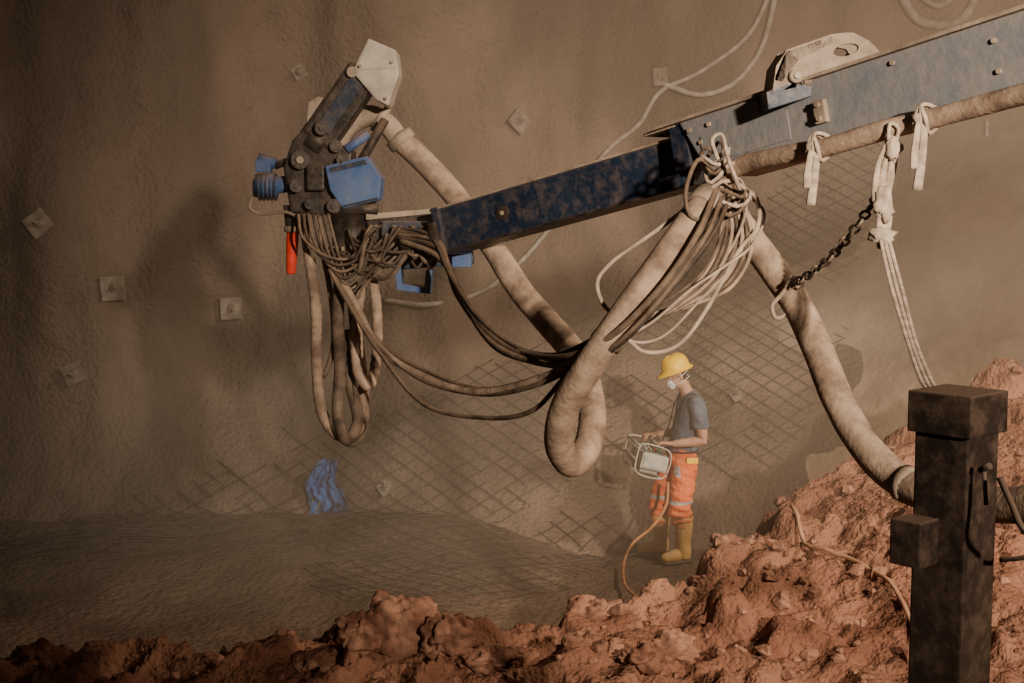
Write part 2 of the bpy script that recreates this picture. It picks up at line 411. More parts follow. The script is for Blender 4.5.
# ---------------- spray head
hd=B('spray_head',['black'])
HY=8.1
h_=lambda px,py,dy=0: S(px,py,HY+dy)
D=lambda d: Vector((0,d,0))
a0,a1=h_(318,142),h_(366,72); aa=beam_axes(a0,a1)
hd.box((a0+a1)/2,((a1-a0).length,.22,.19),'black',aa,.02)
hd.box((a0+a1)/2-D(.115),((a1-a0).length*.7,.012,.08),'bluedark',aa,.004)
hd.cyl(a0-aa[0]*.05,a0+aa[0]*.06,.115,'black',20)
hd.prism([h_(368,38,-.14),h_(396,50,-.14),h_(399,74,-.14),h_(388,106,-.14),h_(376,100,-.14),h_(352,72,-.14)],D(.27),'grey',.012)
hd.prism([h_(368,40,-.145),h_(395,51,-.145),h_(397,68,-.145),h_(356,70,-.145)],D(.01),'grey',.003)
hd.cyl(h_(352,72,-.15),h_(352,72,.15),.03,'castg',12)
for px,py in ((392,62),(360,66),(386,98)): hd.cyl(h_(px,py,-.165),h_(px,py,-.1),.010,'castg',6)
hd.prism([h_(283,168,-.1),h_(292,140,-.1),h_(308,124,-.1),h_(330,140,-.1),h_(352,150,-.1),h_(348,200,-.1),h_(322,216,-.1),h_(290,212,-.1)],D(.24),'black',.014)
hd.prism([h_(308,102,-.05),h_(318,96,-.05),h_(330,100,-.05),h_(326,122,-.05),h_(306,128,-.05)],D(.16),'castg',.008)
hd.box(h_(316,178,-.13),(.10,.06,.14),'black',None,.012)
hd.cyl(h_(300,160,-.16),h_(300,160,-.05),.05,'black',16); hd.cyl(h_(300,160,-.18),h_(300,160,-.15),.022,'castg',6)
hd.cyl(h_(336,146,-.15),h_(336,146,-.05),.035,'black',16)
for px,py,r_ in ((296,186,.035),(310,204,.03),(334,206,.04),(342,160,.03),(322,128,.04)):
    hd.cyl(h_(px,py,-.17),h_(px,py,-.05),r_,'black',12); hd.cyl(h_(px,py,-.185),h_(px,py,-.16),r_*.4,'black',6)
# blue valve box: a squared housing with a lid seam
hd.prism([h_(325,166,-.17),h_(367,156,-.17),h_(381,178,-.17),h_(379,200,-.17),h_(343,209,-.17),h_(330,190,-.17)],D(.24),'blue',.006)
hd.prism([h_(329,168,-.176),h_(365,159.5,-.176),h_(367.5,164,-.176),h_(331,172.5,-.176)],D(.008),'bluedark',.001)
hd.prism([h_(340,206,-.178),h_(378,197,-.178),h_(378,199.5,-.178),h_(342,208,-.178)],D(.008),'bluedark',.001)
hd.cyl(h_(350,208,-.1),h_(378,210,-.1),.03,'black',12)
hd.cyl(h_(346,150,-.1),h_(368,134,-.06),.026,'blue',12); hd.cyl(h_(362,160,-.1),h_(385,120,-.02),.026,'black',12)
hd.tube([h_(254,188),h_(258,188),h_(258,187),h_(276,185),h_(276,185),h_(290,184)],[.05,.06,.072,.072,.05,.045],'blue',20)
for i in range(5): hd.tube([h_(259+i*4,187),h_(260.5+i*4,187)],.078,'bluedark',20)
hd.box(h_(264,166),(.085,.09,.07),'blue',None,.005); hd.cyl(h_(258,158),h_(276,164),.03,'blue',12)
hd.cyl(h_(275,166),h_(292,160),.022,'black',10)
hd.tube(catmull([h_(252,198,-.05),h_(250,208,-.07),h_(262,214,-.08),h_(285,212,-.1),h_(300,218,-.1)],6),.010,'castg',8)
hd.cyl(h_(292,205),h_(293,232),.05,'black',18,.04)
hd.cyl(h_(293,226),h_(293,232),.05,'castg',18)
hd.tube([h_(293,231),h_(292,250),h_(291,272),h_(291,274)],[.036,.034,.027,.022],'red',20)
hd.tube([h_(350,200),h_(350,212),h_(350,214),h_(352,250),h_(352,252),h_(352,268),h_(352,272)],[.15,.15,.11,.11,.14,.14,.10],'black',24)
for i in range(10):
    a=i*math.pi/5; hd.cyl(h_(352,250)+Vector((.125*math.cos(a),.125*math.sin(a),0)),h_(352,246)+Vector((.125*math.cos(a),.125*math.sin(a),0)),.011,'castg',6)
hd.prism([h_(366,222,-.1),h_(392,212,-.1),h_(446,210,-.1),h_(446,252,-.1),h_(420,262,-.1),h_(380,262,-.1)],D(.2),'black',.01)
hd.prism([h_(366,214,-.11),h_(440,208,-.11),h_(440,213,-.11),h_(366,220,-.11)],D(.22),'castg',.003)
hd.box(h_(405,232,-.13),(.26,.06,.12),'bluedark',None,.01)
for i in range(7):
    p=h_(376+i*9,228+(i%2)*10,-.2); hd.cyl(p,p+D(.1),.017,'castg',6); hd.cyl(p-D(.02),p+D(.01),.012,'black',8)
hd.prism([h_(394,262,-.1),h_(400,258,-.1),h_(402,284,-.1),h_(424,288,-.1),h_(426,270,-.1),h_(432,270,-.1),h_(430,294,-.1),h_(397,290,-.1)],D(.18),'blue',.003)
hd.prism([h_(398,254,-.1),h_(472,246,-.1),h_(474,264,-.1),h_(400,270,-.1)],D(.16),'bluedark',.008)
hd.box(h_(462,258,-.1),(.11,.12,.10),'blue',None,.006)
hd.tube(catmull([h_(332,158,.12),h_(345,130,.14),h_(368,116,.15),h_(386,124,.15),h_(398,138,.15)],6),.062,'castg',18)
hd.cyl(h_(378,118,.15),h_(384,122,.15),.082,'castg',18); hd.cyl(h_(398,136,.15),h_(404,144,.15),.085,'castg',18)
hd.done(boom)
# ---------------- hoses
def hose(name,pts,r,m,n=14,rib=0,seg=10):
    P=catmull([S(*p) for p in pts],seg)
    b=B(name,[m])
    if rib:
        Q=[];
        for i in range(len(P)-1):
            k=max(1,int((P[i+1]-P[i]).length/.010))
            for j in range(k): Q.append(P[i].lerp(P[i+1],j/k))
        P=Q
        rr=[r+rib*(1 if (i//2)%2 else -1)*(.6+.4*noise.noise(P[i]*5)) for i in range(len(P))]
    else: rr=[r*(1+.04*noise.noise(p*9)) for p in P]
    b.tube(P,rr,m,n)
    return b
hb=hose('concrete_hose_loop',[(398,138,8.25),(420,158,8.2),(450,190,8.1),(485,235,7.95),(520,290,7.75),(550,325,7.5),(578,360,7.2),(592,405,6.95),(588,445,6.75),(571,463,6.6),(559,442,6.45),(566,405,6.3),(592,362,6.15),(632,305,6.1),(672,250,6.15),(705,203,6.3),(724,182,6.5)],.068,'hose',20)
hb.cyl(S(700,210,6.27),S(709,198,6.33),.078,'castg',18)
hb.cyl(S(604,345,6.13),S(609,338,6.13),.072,'hosedk',18)
hb.done(boom)
hb=hose('concrete_hose_supply',[(722,186,6.6),(738,222,6.6),(768,262,6.55),(797,305,6.4),(818,350,6.2),(838,400,6.0),(866,448,5.8),(905,484,5.55),(950,500,5.3),(1010,505,5.0),(1100,500,4.6),(1250,470,4.0),(1500,470,3.6)],.068,'hose',20)
hb.cyl(S(902,482,5.56),S(912,487,5.52),.075,'castg',18)
hb.done(boom)
b=hose('air_hose_along_boom',[(716,196,6.5),(724,176,6.4),(748,163,6.3),(790,154,6.1),(830,146,5.95),(880,131,5.8),(930,119,5.7),(1024,94,5.4),(1150,60,4.9),(1350,10,4.2)],.041,'hose',16); b.done(boom)
for nm,pts,r,m,rib in [
 ('hanging_hose_1',[(303,215,8.0),(310,260,7.95),(316,310,7.9),(317,365,7.9),(322,412,7.9),(340,436,7.9),(360,428,7.95),(364,395,8.0),(358,340,8.05),(352,280,8.1)],.032,'hose',.002),
 ('hanging_hose_2',[(340,270,7.9),(338,320,7.85),(340,370,7.85),(338,415,7.8),(347,440,7.85),(358,420,7.9),(350,380,7.95),(346,330,8.0)],.034,'hosedk',.0),
 ('hanging_hose_3',[(368,262,7.95),(376,300,7.9),(377,350,7.85),(370,385,7.85),(358,372,7.85),(356,330,7.9),(362,285,8.0)],.029,'hose',.002),
 ('hanging_hose_4',[(318,230,8.0),(330,290,7.95),(334,340,7.9),(326,372,7.9),(318,378,7.9)],.016,'hosedk',0),
 ('hanging_hose_5',[(345,260,8.0),(352,330,7.95),(356,400,7.9),(368,425,7.9),(352,445,7.9),(330,432,7.9)],.012,'hosedk',0),
]:
    hose(nm,pts,r,m,14,rib).done(boom)
b=B('hydraulic_hoses',['hosedk'])
base1=[(392,236,7.9),(432,248,7.75),(452,288,7.5),(480,330,7.2),(515,355,6.9),(560,356,6.6),(605,332,6.35),(655,285,6.3),(695,232,6.4),(716,190,6.4)]
for k in range(7):
    rx=random.uniform(-1,1); 
    P=[]
    fr=k in (1,4,6)
    for i,(x,y,Y) in enumerate(base1):
        if fr and i>=5: Y={5:6.3,6:6.03,7:6.0,8:6.08,9:6.3}[i]; x+=6 if i<9 else 2
        P.append(S(x+random.uniform(-3,3)+k*1.5,y+(k-3)*(4.2 if i in(2,3,1) else 2.3)+random.uniform(-2,2)+ (8*rx if i in (5,6) else 0),Y-.02*k*(not fr)+.0))
    b.tube(catmull(P,8),.011+.004*(k%2),'hosedk' if k%3 else 'hoseblk',8)
base2=[(330,262,7.9),(352,305,7.8),(380,348,7.6),(425,378,7.3),(480,394,6.95),(530,385,6.6),(570,368,6.4),(605,340,6.33),(660,280,6.3),(700,220,6.38),(716,185,6.4)]
for k in range(4):
    P=[S(x+random.uniform(-2,2),y+(k-1.5)*4.5+random.uniform(-2,2)+(6*k if 3<=i<=5 and k>2 else 0),Y-.03*k) for i,(x,y,Y) in enumerate(base2)]
    b.tube(catmull(P,8),.012 if k!=1 else .020,'hosedk' if k!=1 else 'hose',8)
for k in range(20):
    x0=372+k*3.4+random.uniform(-3,3); y0=226+(k%3)*8
    x1=random.choice([330,338,348,356,366,420,432,440]); y1=random.uniform(225,258)
    dr=random.uniform(8,34)
    P=[S(x0,y0,7.88),S(x0*.75+x1*.25,(y0+dr*.8),7.82),S((x0+x1)/2,max(y0,y1)+dr*.9,7.8),S(x0*.2+x1*.8,y1+dr*.6,7.86),S(x1,y1,7.95)]
    b.tube(catmull(P,7),random.choice([.008,.010,.014]),'hoseblk' if k%4 else 'hosedk',7)
for k in range(7):
    P=[S(298+k*5,214,7.95),S(303+k*6,238+k*3,7.85),S(325+k*5,256+k*7,7.8),S(350+k*3,258+k*4,7.82),S(366+k*8,240,7.88)]
    b.tube(catmull(P,7),.009,'hoseblk' if k%2 else 'hosedk',7)
b.done(boom)
b=B('cable_tangle',['cable'])
T=[[(712,180,6.4),(690,205,6.35),(650,235,6.3),(612,262,6.3),(597,285,6.3),(612,312,6.3),(650,302,6.3),(690,262,6.3),(715,205,6.4)],
 [(735,196,6.4),(748,225,6.35),(735,262,6.3),(700,300,6.25),(665,335,6.25),(635,342,6.25),(612,325,6.25),(628,295,6.3),(668,262,6.3),(705,200,6.4)],
 [(738,190,6.4),(764,212,6.35),(752,245,6.3),(722,268,6.25),(690,290,6.2),(655,320,6.2),(630,335,6.2)],
 [(740,185,6.4),(757,200,6.35),(757,228,6.3),(738,252,6.3),(706,310,6.25),(678,345,6.25),(645,352,6.25),(622,333,6.25)],
 [(728,190,6.4),(722,235,6.3),(700,275,6.25),(660,305,6.2),(630,322,6.2)],
 [(705,185,6.4),(678,225,6.3),(668,262,6.3),(676,272,6.3)],
 [(715,170,6.3),(698,160,6.3),(686,190,6.2),(690,215,6.15),(706,222,6.15)],
 [(722,175,6.4),(742,182,6.35),(745,215,6.3),(722,262,6.3),(680,302,6.3),(640,318,6.3)]]
for k,t in enumerate(T):
    b.tube(catmull([S(*p) for p in t],8),.0065 if k%3 else .010,'cable' if k not in(4,5,6) else 'hosedk',8)
for k in range(7):
    t=[(714+k*4,186,6.38),(722+k*5,225+k*3,6.32),(708+k*4,268+k*3,6.28),(674+k*3,305,6.26),(636+k*2,330-k*2,6.3)]
    b.tube(catmull([S(*p) for p in t],8),.009,'hosedk' if k%2 else 'hose',7)
for k in range(9):
    c=S(712+k*2.5,152+k*7,6.33); rr=.05+.03*(k>4)+.012*(k%2)
    ring=[c+Vector((rr*math.cos(a),rr*.8*math.sin(a),.03*math.sin(a*2+k)+.02*math.cos(a))) for a in [2*math.pi*i/14 for i in range(14)]]
    b.tube(ring,.009,'rope' if k%2 else 'hosedk',7,closed=True)
b.tube(catmull([S(718,160,6.25),S(712,140,6.3),S(722,135,6.3),S(728,158,6.22),S(740,190,6.22)],6),.009,'rope',8)
b.done(boom)
def rag(name,px,py,Y,ln,r=.052):
    b=B(name,['rope'])
    c=S(px,py,Y)
    for k in range(3):
        ring=[c+toward*(.02)+ (toward*math.cos(a)+ax[2]*math.sin(a))*r*1.12+ax[0]*(.016*(k-1)+.014*math.sin(2*a+k)) for a in [2*math.pi*i/16 for i in range(16)]]
        b.tube(ring,.009,'rope',7,closed=True)
    kn=c+toward*r*1.3; b.ell(kn,(.028,.02,.03),'rope',jit=.5)
    for s_ in(-1,1):
        P=[kn,kn+Vector((.012*s_,-.02,-.04)),kn+Vector((.015*s_-.006,-.02,-ln*.5)),kn+Vector((-.012+.006*s_,-.02,-ln*(1 if s_>0 else .7)))]
        b.tube(catmull(P,6),lambda t:(.005,.010+.010*t),'rope',8)
    return b.done(boom)
rag('rag_tie_1',822,147,5.98,.24); rag('rag_tie_2',929,119,5.7,.28)
b=B('rope_sling',['rope'])
for k in range(6):
    o_=(k-2.5)
    P=[S(893+o_*1.2,136,5.75),S(886+o_*3.2,165,5.75+.01*(k%2)),S(881+o_*2.8,195,5.74),S(884+o_*2.2,216,5.74),S(882+o_*1.5,240,5.74)]
    b.tube(catmull(P,8),.012,'rope',7)
b.ell(S(893,150,5.74),(.03,.025,.045),'rope',jit=.6); b.ell(S(882,236,5.73),(.048,.03,.038),'rope',jit=.6); b.ell(S(884,205,5.73),(.036,.026,.07),'rope',jit=.6)
for k in range(3):
    P=[S(880+k*4,236,5.73),S(891+k*5,285,5.5),S(907+k*4,340,5.0),S(921+k*5,380,4.5),S(930+k*5,396,4.2),S(938+k*6,440,4.15),S(946+k*6,520,4.3)]
    b.tube(catmull(P,8),lambda t:(.003,.008),'rope',8)
b.tube(catmull([S(896,142,5.74),S(898,128,5.72),S(890,124,5.72),S(888,140,5.72)],5),.008,'rope',7)
b.done(boom)
b=B('lifting_chain',['black'])
c0=S(878,196,5.74); c1=S(788,286,6.35); n=19
for i in range(n):
    p=c0.lerp(c1,(i+.5)/n); p.z-=.06*math.sin(math.pi*(i+.5)/n)
    d=(c1-c0).normalized(); t,u,v=frame(d,Vector((0,1,0)))
    w_=u if i%2 else v
    Lh=(c1-c0).length/n*.62; rw=.016
    ring=[]
    for k in range(14):
        a=2*math.pi*k/14; cx=math.cos(a); ring.append(p+d*(cx*rw+math.copysign(Lh-rw,cx))+w_*rw*math.sin(a))
    b.tube(ring,.0065,'black' if i%3 else 'castg',6,closed=True)
b.tube(catmull([c1,S(780,296,6.37),S(772,306,6.38),S(776,318,6.38),S(786,314,6.38),S(788,304,6.38)],6),.010,'castg',8)
b.ell(S(797,283,6.36),(.035,.03,.025),'rope',jit=.6)
b.done(boom)
# ------------------------------------------------------------ cables on the wall
for pts,r,m in [([(778,-20),(762,45),(735,82),(700,95),(662,84)],.030,'cable'),
              ([(775,-20),(748,35),(700,72),(660,92),(638,125),(606,152),(560,215),(520,262),(480,292),(430,304),(385,300)],.026,'cable'),
              ([(895,-30),(905,5),(925,24),(960,20),(985,-20)],.05,'cable'),
              ([(910,-30),(918,-6),(940,6),(970,-20)],.03,'cable'),
              ([(985,120),(990,150),(1030,180),(1100,200)],.022,'cable')]:
    P=[wallhit(*p)-Vector((0,.05,0)) for p in pts]
    bb=B('wall_cable',[m]); bb.tube(catmull(P,8),r,m,8); bb.done()
# ------------------------------------------------------------ right-hand post
post=empty('steel_post')
pc=S(958,400,3.7); a=R(42)
pa=(Vector((math.cos(a),math.sin(a),0)),Vector((-math.sin(a),math.cos(a),0)),Vector((0,0,1)))
topz=S(958,390,3.7).z
gz=dirtz(pc.x,3.7)-.05
b=B('post_shaft',['post']); hh=topz-.1-gz
b.box(Vector((pc.x,3.7,gz+hh/2)),(.155,.155,hh),'post',pa,.006)
b.box(Vector((pc.x,3.7,gz+.02)),(.4,.4,.04),'post',pa,.006)
b.done(post)
b=B('post_cap',['post']); b.box(Vector((pc.x,3.7,topz-.055)),(.185,.185,.11),'post',pa,.005); b.done(post)
b=B('post_bracket',['post','black'])
b.box(S(914,541,3.62),(.09,.09,.12),'post',pa,.005)
b.cyl(S(980,470,3.57),S(990,466,3.54),.009,'black',8); b.cyl(S(984,470,3.56),S(986,505,3.55),.006,'black',8)
b.tube(catmull([S(1000,478,3.5),S(1012,505,3.45),S(1024,530,3.4),S(1050,545,3.4)],6),.009,'black',8)
b.tube(catmull([S(1000,560,3.6),S(1030,556,3.55),S(1060,540,3.5)],6),.007,'black',8)
b.done(post)
Pc=catmull([S(790,503,8.6),S(812,516,8.1),(S(850,522,7.9)),S(885,536,7.5),S(905,548,7.2),S(935,575,6.6),S(960,600,6.2)],8)
for p in Pc: p.z=dirtz(p.x,p.y)+.02
b=B('ground_cable',['tan'])
Ps=[sum((Pc[max(0,min(len(Pc)-1,i+k))] for k in range(-2,3)),Vector())/5 for i in range(len(Pc))]
for p in Ps: p.z=max(p.z+.02,dirtz(p.x,p.y)+.015)
b.tube(Ps,.013,'tan',8); b.done()
b=B('blue_plastic_sheet',['bluepl'])
c=wallhit(327,488); c.y-=.16
nx,ny=22,26; vv=[]
for j in range(ny):
    for i in range(nx):
        u=i/(nx-1)-.5; v=j/(ny-1)
        wd=.24+.12*math.sin(3.5*v+.6)+.05*noise.noise(Vector((v*5,7,0)))
        p=Vector((c.x+u*wd+.10*noise.noise(Vector((v*2.5,1,0)))+.04*noise.noise(Vector((u*7,v*7,0))), c.y-.14+.22*v+.12*noise.noise(Vector((u*6,v*5,3)))+.05*noise.noise(Vector((u*14,v*11,3))), c.z-.22+.50*v+.07*noise.noise(Vector((u*5,2,v*2)))+.04*noise.noise(Vector((u*13,5,v*9)))))
        vv.append(b.bm.verts.new(p))
for j in range(ny-1):
    for i in range(nx-1):
        b.bm.faces.new([vv[j*nx+i],vv[j*nx+i+1],vv[(j+1)*nx+i+1],vv[(j+1)*nx+i]])
for k in range(3):
    b.tube(catmull([c+Vector((-.1+.07*k,-.05,-.05)),c+Vector((-.14+.07*k,-.16,-.20)),c+Vector((-.2+.10*k,-.3,-.34))],4),.010,'hosedk',6)
b.done()
# ------------------------------------------------------------ worker
wk=empty('worker'); wb=S(672,557,12.2); wb.z=floorz(wb.x,wb.y)
wk.location=wb; wk.rotation_euler=(0,0,R(8))
V=Vector
def remesh(name,parts,vox,smooth_it=3,wrinkle=None):
    mats=[]; trees=[]
    full=B(name,[])
    for mn,fn in parts:
        fn(full,mn)
        t=B('t',[]); fn(t,mn); bmesh.ops.triangulate(t.bm,faces=t.bm.faces[:])
        trees.append((mn,BVHTree.FromBMesh(t.bm))); t.bm.free()
    o=full.done()
    md=o.modifiers.new('r','REMESH'); md.mode='VOXEL'; md.voxel_size=vox; md.use_smooth_shade=True
    ms=o.modifiers.new('s','SMOOTH'); ms.iterations=smooth_it; ms.factor=.5
    dg=bpy.context.evaluated_depsgraph_get(); me=bpy.data.meshes.new_from_object(o.evaluated_get(dg))
    bpy.data.objects.remove(o)
    me.materials.clear(); names=[]
    for mn,_ in trees:
        if mn not in names: names.append(mn); me.materials.append(M[mn])
    if wrinkle:
        for v in me.vertices: v.co+=v.normal*wrinkle(v.co)
    for p in me.polygons:
        p.use_smooth=True
        if len(names)==1: continue
        best=(9,None)
        for mn,t in trees:
            r=t.find_nearest(p.center)
            if r[3] is not None and r[3]<best[0]-1e-6: best=(r[3],mn)
        p.material_index=names.index(best[1])
    o=bpy.data.objects.new(name,me); bpy.context.scene.collection.objects.link(o); o.parent=wk
    return o,names
def torso(b,m):
    b.tube([V((.07,.02,.94)),V((.09,.02,1.0)),V((.105,.01,1.08)),V((.135,0,1.2)),V((.15,0,1.32)),V((.15,0,1.39)),V((.14,0,1.44)),V((.125,0,1.475))],
      [(.150,.115),(.158,.124),(.155,.120),(.170,.128),(.190,.124),(.190,.10),(.14,.08),(.07,.065)],m,20,transport=False)
def sleeves(b,m):
    for s in(-1,1):
        b.tube([V((.145,s*.12,1.405)),V((.15,s*.185,1.395)),V((.16,s*.225,1.34)),V((.17,s*.245,1.24)),V((.172,s*.25,1.19))],[.06,.072,.074,.072,.074],m,14)
def trous(b,m):
    b.tube([V((.075,.02,.985)),V((.075,.02,.93)),V((.075,.02,.87)),V((.07,.02,.81))],[(.152,.116),(.168,.128),(.172,.13),(.13,.10)],m,20,transport=False)
    b.tube([V((.08,-.075,.88)),V((.07,-.09,.74)),V((.05,-.105,.60)),V((.035,-.11,.49)),V((.055,-.115,.38)),V((.06,-.115,.30))],[.105,.110,.102,.095,.094,.066],m,16)
    b.tube([V((.06,.11,.88)),V((.01,.13,.74)),V((-.04,.15,.60)),V((-.075,.16,.49)),V((-.07,.17,.38)),V((-.065,.17,.30))],[.102,.106,.100,.092,.090,.066],m,16)
HF=V((-math.cos(R(24)),0,-math.sin(R(24)))); HU=V((-math.sin(R(24)),0,math.cos(R(24)))); HS=V((0,1,0)); HC=V((.025,0,1.625))
hp=lambda f,s_,u: HC+HF*f+HS*s_+HU*u
def neck(b,m):
    b.tube([V((.13,0,1.42)),V((.10,0,1.50)),V((.055,0,1.57))],[.062,.056,.056],m,14)
def head(b,m):
    b.ell(hp(-.01,0,.03),(.098,.077,.095),m,(HF,HS,HU),20,14)
    b.ell(hp(.025,0,-.045),(.068,.060,.075),m,(HF,HS,HU),18,12)
    b.ell(hp(.06,0,-.085),(.030,.035,.028),m,(HF,HS,HU),12,8)
    b.tube([hp(.085,0,.012),hp(.108,0,-.025),hp(.098,0,-.034)],[(.010,.010),(.016,.014),(.010,.01)],m,8)
    for s in(-1,1):
        b.ell(hp(-.012,s*.079,-.015),(.018,.008,.031),m,(HF,HS,HU),10,8)
        b.ell(hp(.07,s*.03,.022),(.02,.026,.009),m,(HF,HS,HU),10,6)
def wr(c):
    if c.z<.95:
        return .016*noise.noise(V((c.x*8,c.y*8,c.z*20+6*c.x)))+.008*noise.noise(c*32)+.010*sstep(.55,.38,c.z)*math.sin(c.z*90+4*noise.noise(c*6))
    if c.z<1.42: return .012*noise.noise(V((c.x*10,c.y*10,c.z*14+8*c.x)))+.005*noise.noise(c*30)
    return 0
body,nm_=remesh('body',[('shirt',torso),('shirt',sleeves),('trs',trous),('skin',neck),('skin',head)],.008,3,wr)
body.data.materials.append(M['band']); body.data.materials.append(M['hair'])
bi=len(nm_)
for p in body.data.polygons:
    c=p.center; mn=nm_[p.material_index] if p.material_index<len(nm_) else ''
    if mn=='trs' and (.515<c.z<.545 or (.76<c.z<.85 and c.x<.02 and c.y<-.12)): p.material_index=bi
    if mn=='skin' and c.z>1.5:
        d=c-HC; f_,u_=d.dot(HF),d.dot(HU)
        if f_<-.025 and u_>-.065 and not abs(d.y)>.082: p.material_index=bi+1
def armset(s,sh,el,wr_,hdir,pn):
    def arm(b,m):
        b.tube([sh,sh.lerp(el,.4),sh.lerp(el,.8),el,el.lerp(wr_,.3),el.lerp(wr_,.7),wr_],[.048,.050,.045,.042,.044,.036,.028],m,14)
        t,u,v=frame(hdir,pn.cross(hdir))
        nrm=t.cross(u)
        if nrm.dot(pn)<0: nrm=-nrm
        b.tube([wr_-t*.01,wr_+t*.03,wr_+t*.07,wr_+t*.092],[(.024,.02),(.034,.018),(.040,.016),(.037,.012)],m,14,side=u,transport=False)
        th=u if u.dot(V((0,-s,0)))>0 else -u
        for k,(o_,ln) in enumerate([(.030,.072),(.010,.082),(-.011,.076),(-.031,.058)]):
            p=wr_+t*.082+th*o_
            d=(t+th*o_*1.6).normalized()
            pts=[p,p+d*ln*.25]; cur=pts[-1]
            for sg,bd in ((.42,35),(.33,75),(.25,105)):
                dd=d*math.cos(R(bd))+nrm*math.sin(R(bd)); cur=cur+dd*ln*sg; pts.append(cur)
            b.tube(pts,[.0095,.009,.0088,.0078,.006],m,8)
        p=wr_+t*.02+th*.024
        b.tube([p,p+t*.025+th*.022,p+t*.05+th*.026+nrm*.018,p+t*.066+th*.018+nrm*.036],[.013,.0115,.010,.0075],m,8)
    return arm
an=armset(-1,V((.16,-.225,1.36)),V((.195,-.265,1.085)),V((-.055,-.20,1.055)),V((-.95,.22,.10)).normalized(),V((0,0,-1)))
af=armset(1,V((.16,.225,1.36)),V((.15,.28,1.08)),V((-.09,.20,1.07)),V((-.95,-.2,.10)).normalized(),V((0,0,-1)))
remesh('arm_left',[('skin',an)],.0042,2); remesh('arm_right',[('skin',af)],.0042,2)
def bootf(ax_,ay,yaw,lift=0):
    d=V((-math.cos(yaw),math.sin(yaw),0)); 
    def f(b,m):
        o=V((ax_,ay,0))
        b.tube([o+V((0,0,.40)),o+V((0,0,.39)),o+V((.0,0,.28)),o+V((.0,0,.16)),o-d*.01+V((0,0,.09)),o-d*.01+V((0,0,.03))],[.086,.087,.080,.066,.066,.058],m,16)
        b.tube([o-d*.065+V((0,0,.055)),o-d*.04+V((0,0,.06)),o+d*.04+V((0,0,.068)),o+d*.12+V((0,0,.055)),o+d*.18+V((0,0,.046)),o+d*.205+V((0,0,.042))],[(.03,.04),(.044,.055),(.046,.062),(.052,.05),(.045,.040),(.025,.025)],m,16,side=V((0,0,1)).cross(d),transport=False)
    return f,V((ax_,ay,0)),d
for nmb,(fx,fy,yw) in {'boot_left':(.065,-.12,R(-12)),'boot_right':(-.06,.175,R(8))}.items():
    f,o,d=bootf(fx,fy,yw); remesh(nmb,[('boot',f)],.007,3)
    b=B(nmb+'_sole',['sole']); sd=V((0,0,1)).cross(d)
    out=[(-.085,.0),(-.07,.035),(-.02,.042),(.06,.042),(.13,.052),(.18,.042),(.212,0),(.18,-.042),(.13,-.052),(.06,-.042),(-.02,-.042),(-.07,-.035)]
    b.prism([o+d*x_+sd*y_+V((0,0,-.003)) for x_,y_ in out],V((0,0,.028)),'sole',.004); b.done(wk)
b=B('hard_hat',['helm'])
hc=hp(-.012,0,.045); n=32
prof=[(.150,-.012),(.146,-.004),(.128,.004),(.124,.02),(.120,.055),(.106,.088),(.082,.112),(.05,.126),(.02,.131)]
HU2=(HU+HF*-.10).normalized(); HF2=(HF-HU2*HF.dot(HU2)).normalized()
rings=[]
for (r,u_) in prof:
    rg=[]
    for j in range(n):
        a=2*math.pi*j/n; ca=math.cos(a); sa=math.sin(a)
        rf=r*1.0; 
        if r>.126: rf=r+ (.040*max(0,ca)**2)
        ridge=.010*math.exp(-(sa/.22)**2) if r<.122 else 0
        rg.append(b.bm.verts.new(hc+HF2*rf*ca+HS*(r*.86)*sa+HU2*(u_+ridge-(.010*max(0,ca)**2 if r>.126 else 0))))
    rings.append(rg)
for a_,b_ in zip(rings,rings[1:]):
    for j in range(n):
        f=b.bm.faces.new([a_[j],a_[(j+1)%n],b_[(j+1)%n],b_[j]]); f.smooth=True
f=b.bm.faces.new(rings[-1]); f.smooth=True
o=b.done(wk); sm=o.modifiers.new('s','SOLIDIFY'); sm.thickness=.004
b=B('dust_mask',['mask','strap'])
b.ell(hp(.072,0,-.052),(.052,.050,.048),'mask',(HF,HS,HU),20,14)
b.cyl(hp(.10,-.012,-.062),hp(.118,-.02,-.070),.018,'mask',12)
for s in(-1,1):
    b.cyl(hp(.08,s*.035,-.06),hp(.088,s*.062,-.068),.022,'mask',14)
    for u0,u1 in((-.035,.0),(-.07,-.05)):
        b.tube(catmull([hp(.07,s*.045,u0),hp(.02,s*.076,u0*.7+u1*.3),hp(-.05,s*.075,u1),hp(-.095,s*.03,u1)],5),.0035,'mask',6)
b.done(wk)
b=B('eyes',['mask','hair'])
for s in(-1,1):
    b.ell(hp(.072,s*.031,.004),(.011,.012,.010),'mask',(HF,HS,HU),10,8)
    b.ell(hp(.081,s*.031,.002),(.004,.005,.005),'hair',(HF,HS,HU),8,6)
    b.tube([hp(.083,s*.015,.024),hp(.084,s*.032,.028),hp(.072,s*.05,.023)],[.003,.004,.002],'hair',6)
b.done(wk)
b=B('remote_control_box',['ctrl'])
tl=R(-14); cx=(V((math.cos(tl),0,math.sin(tl))),V((0,1,0)),V((-math.sin(tl),0,math.cos(tl))))
C=V((-.215,0,.895)); cp=lambda x_,y_,z_: C+cx[0]*x_+cx[1]*y_+cx[2]*z_
b.box(C,(.24,.42,.14),'ctrl',cx,.015)
b.box(cp(0,0,.072),(.20,.36,.012),'ctrld',cx,.004)
b.box(cp(-.02,0,-.085),(.16,.30,.05),'ctrl',cx,.01)
for y_ in(-.13,.13):
    b.tube([cp(.02,y_,.075),cp(.02,y_,.095)],[.024,.014],'strap',12); b.cyl(cp(.02,y_,.09),cp(.02,y_,.135),.008,'strap',8); b.ell(cp(.02,y_,.140),(.014,.014,.016),'strap')
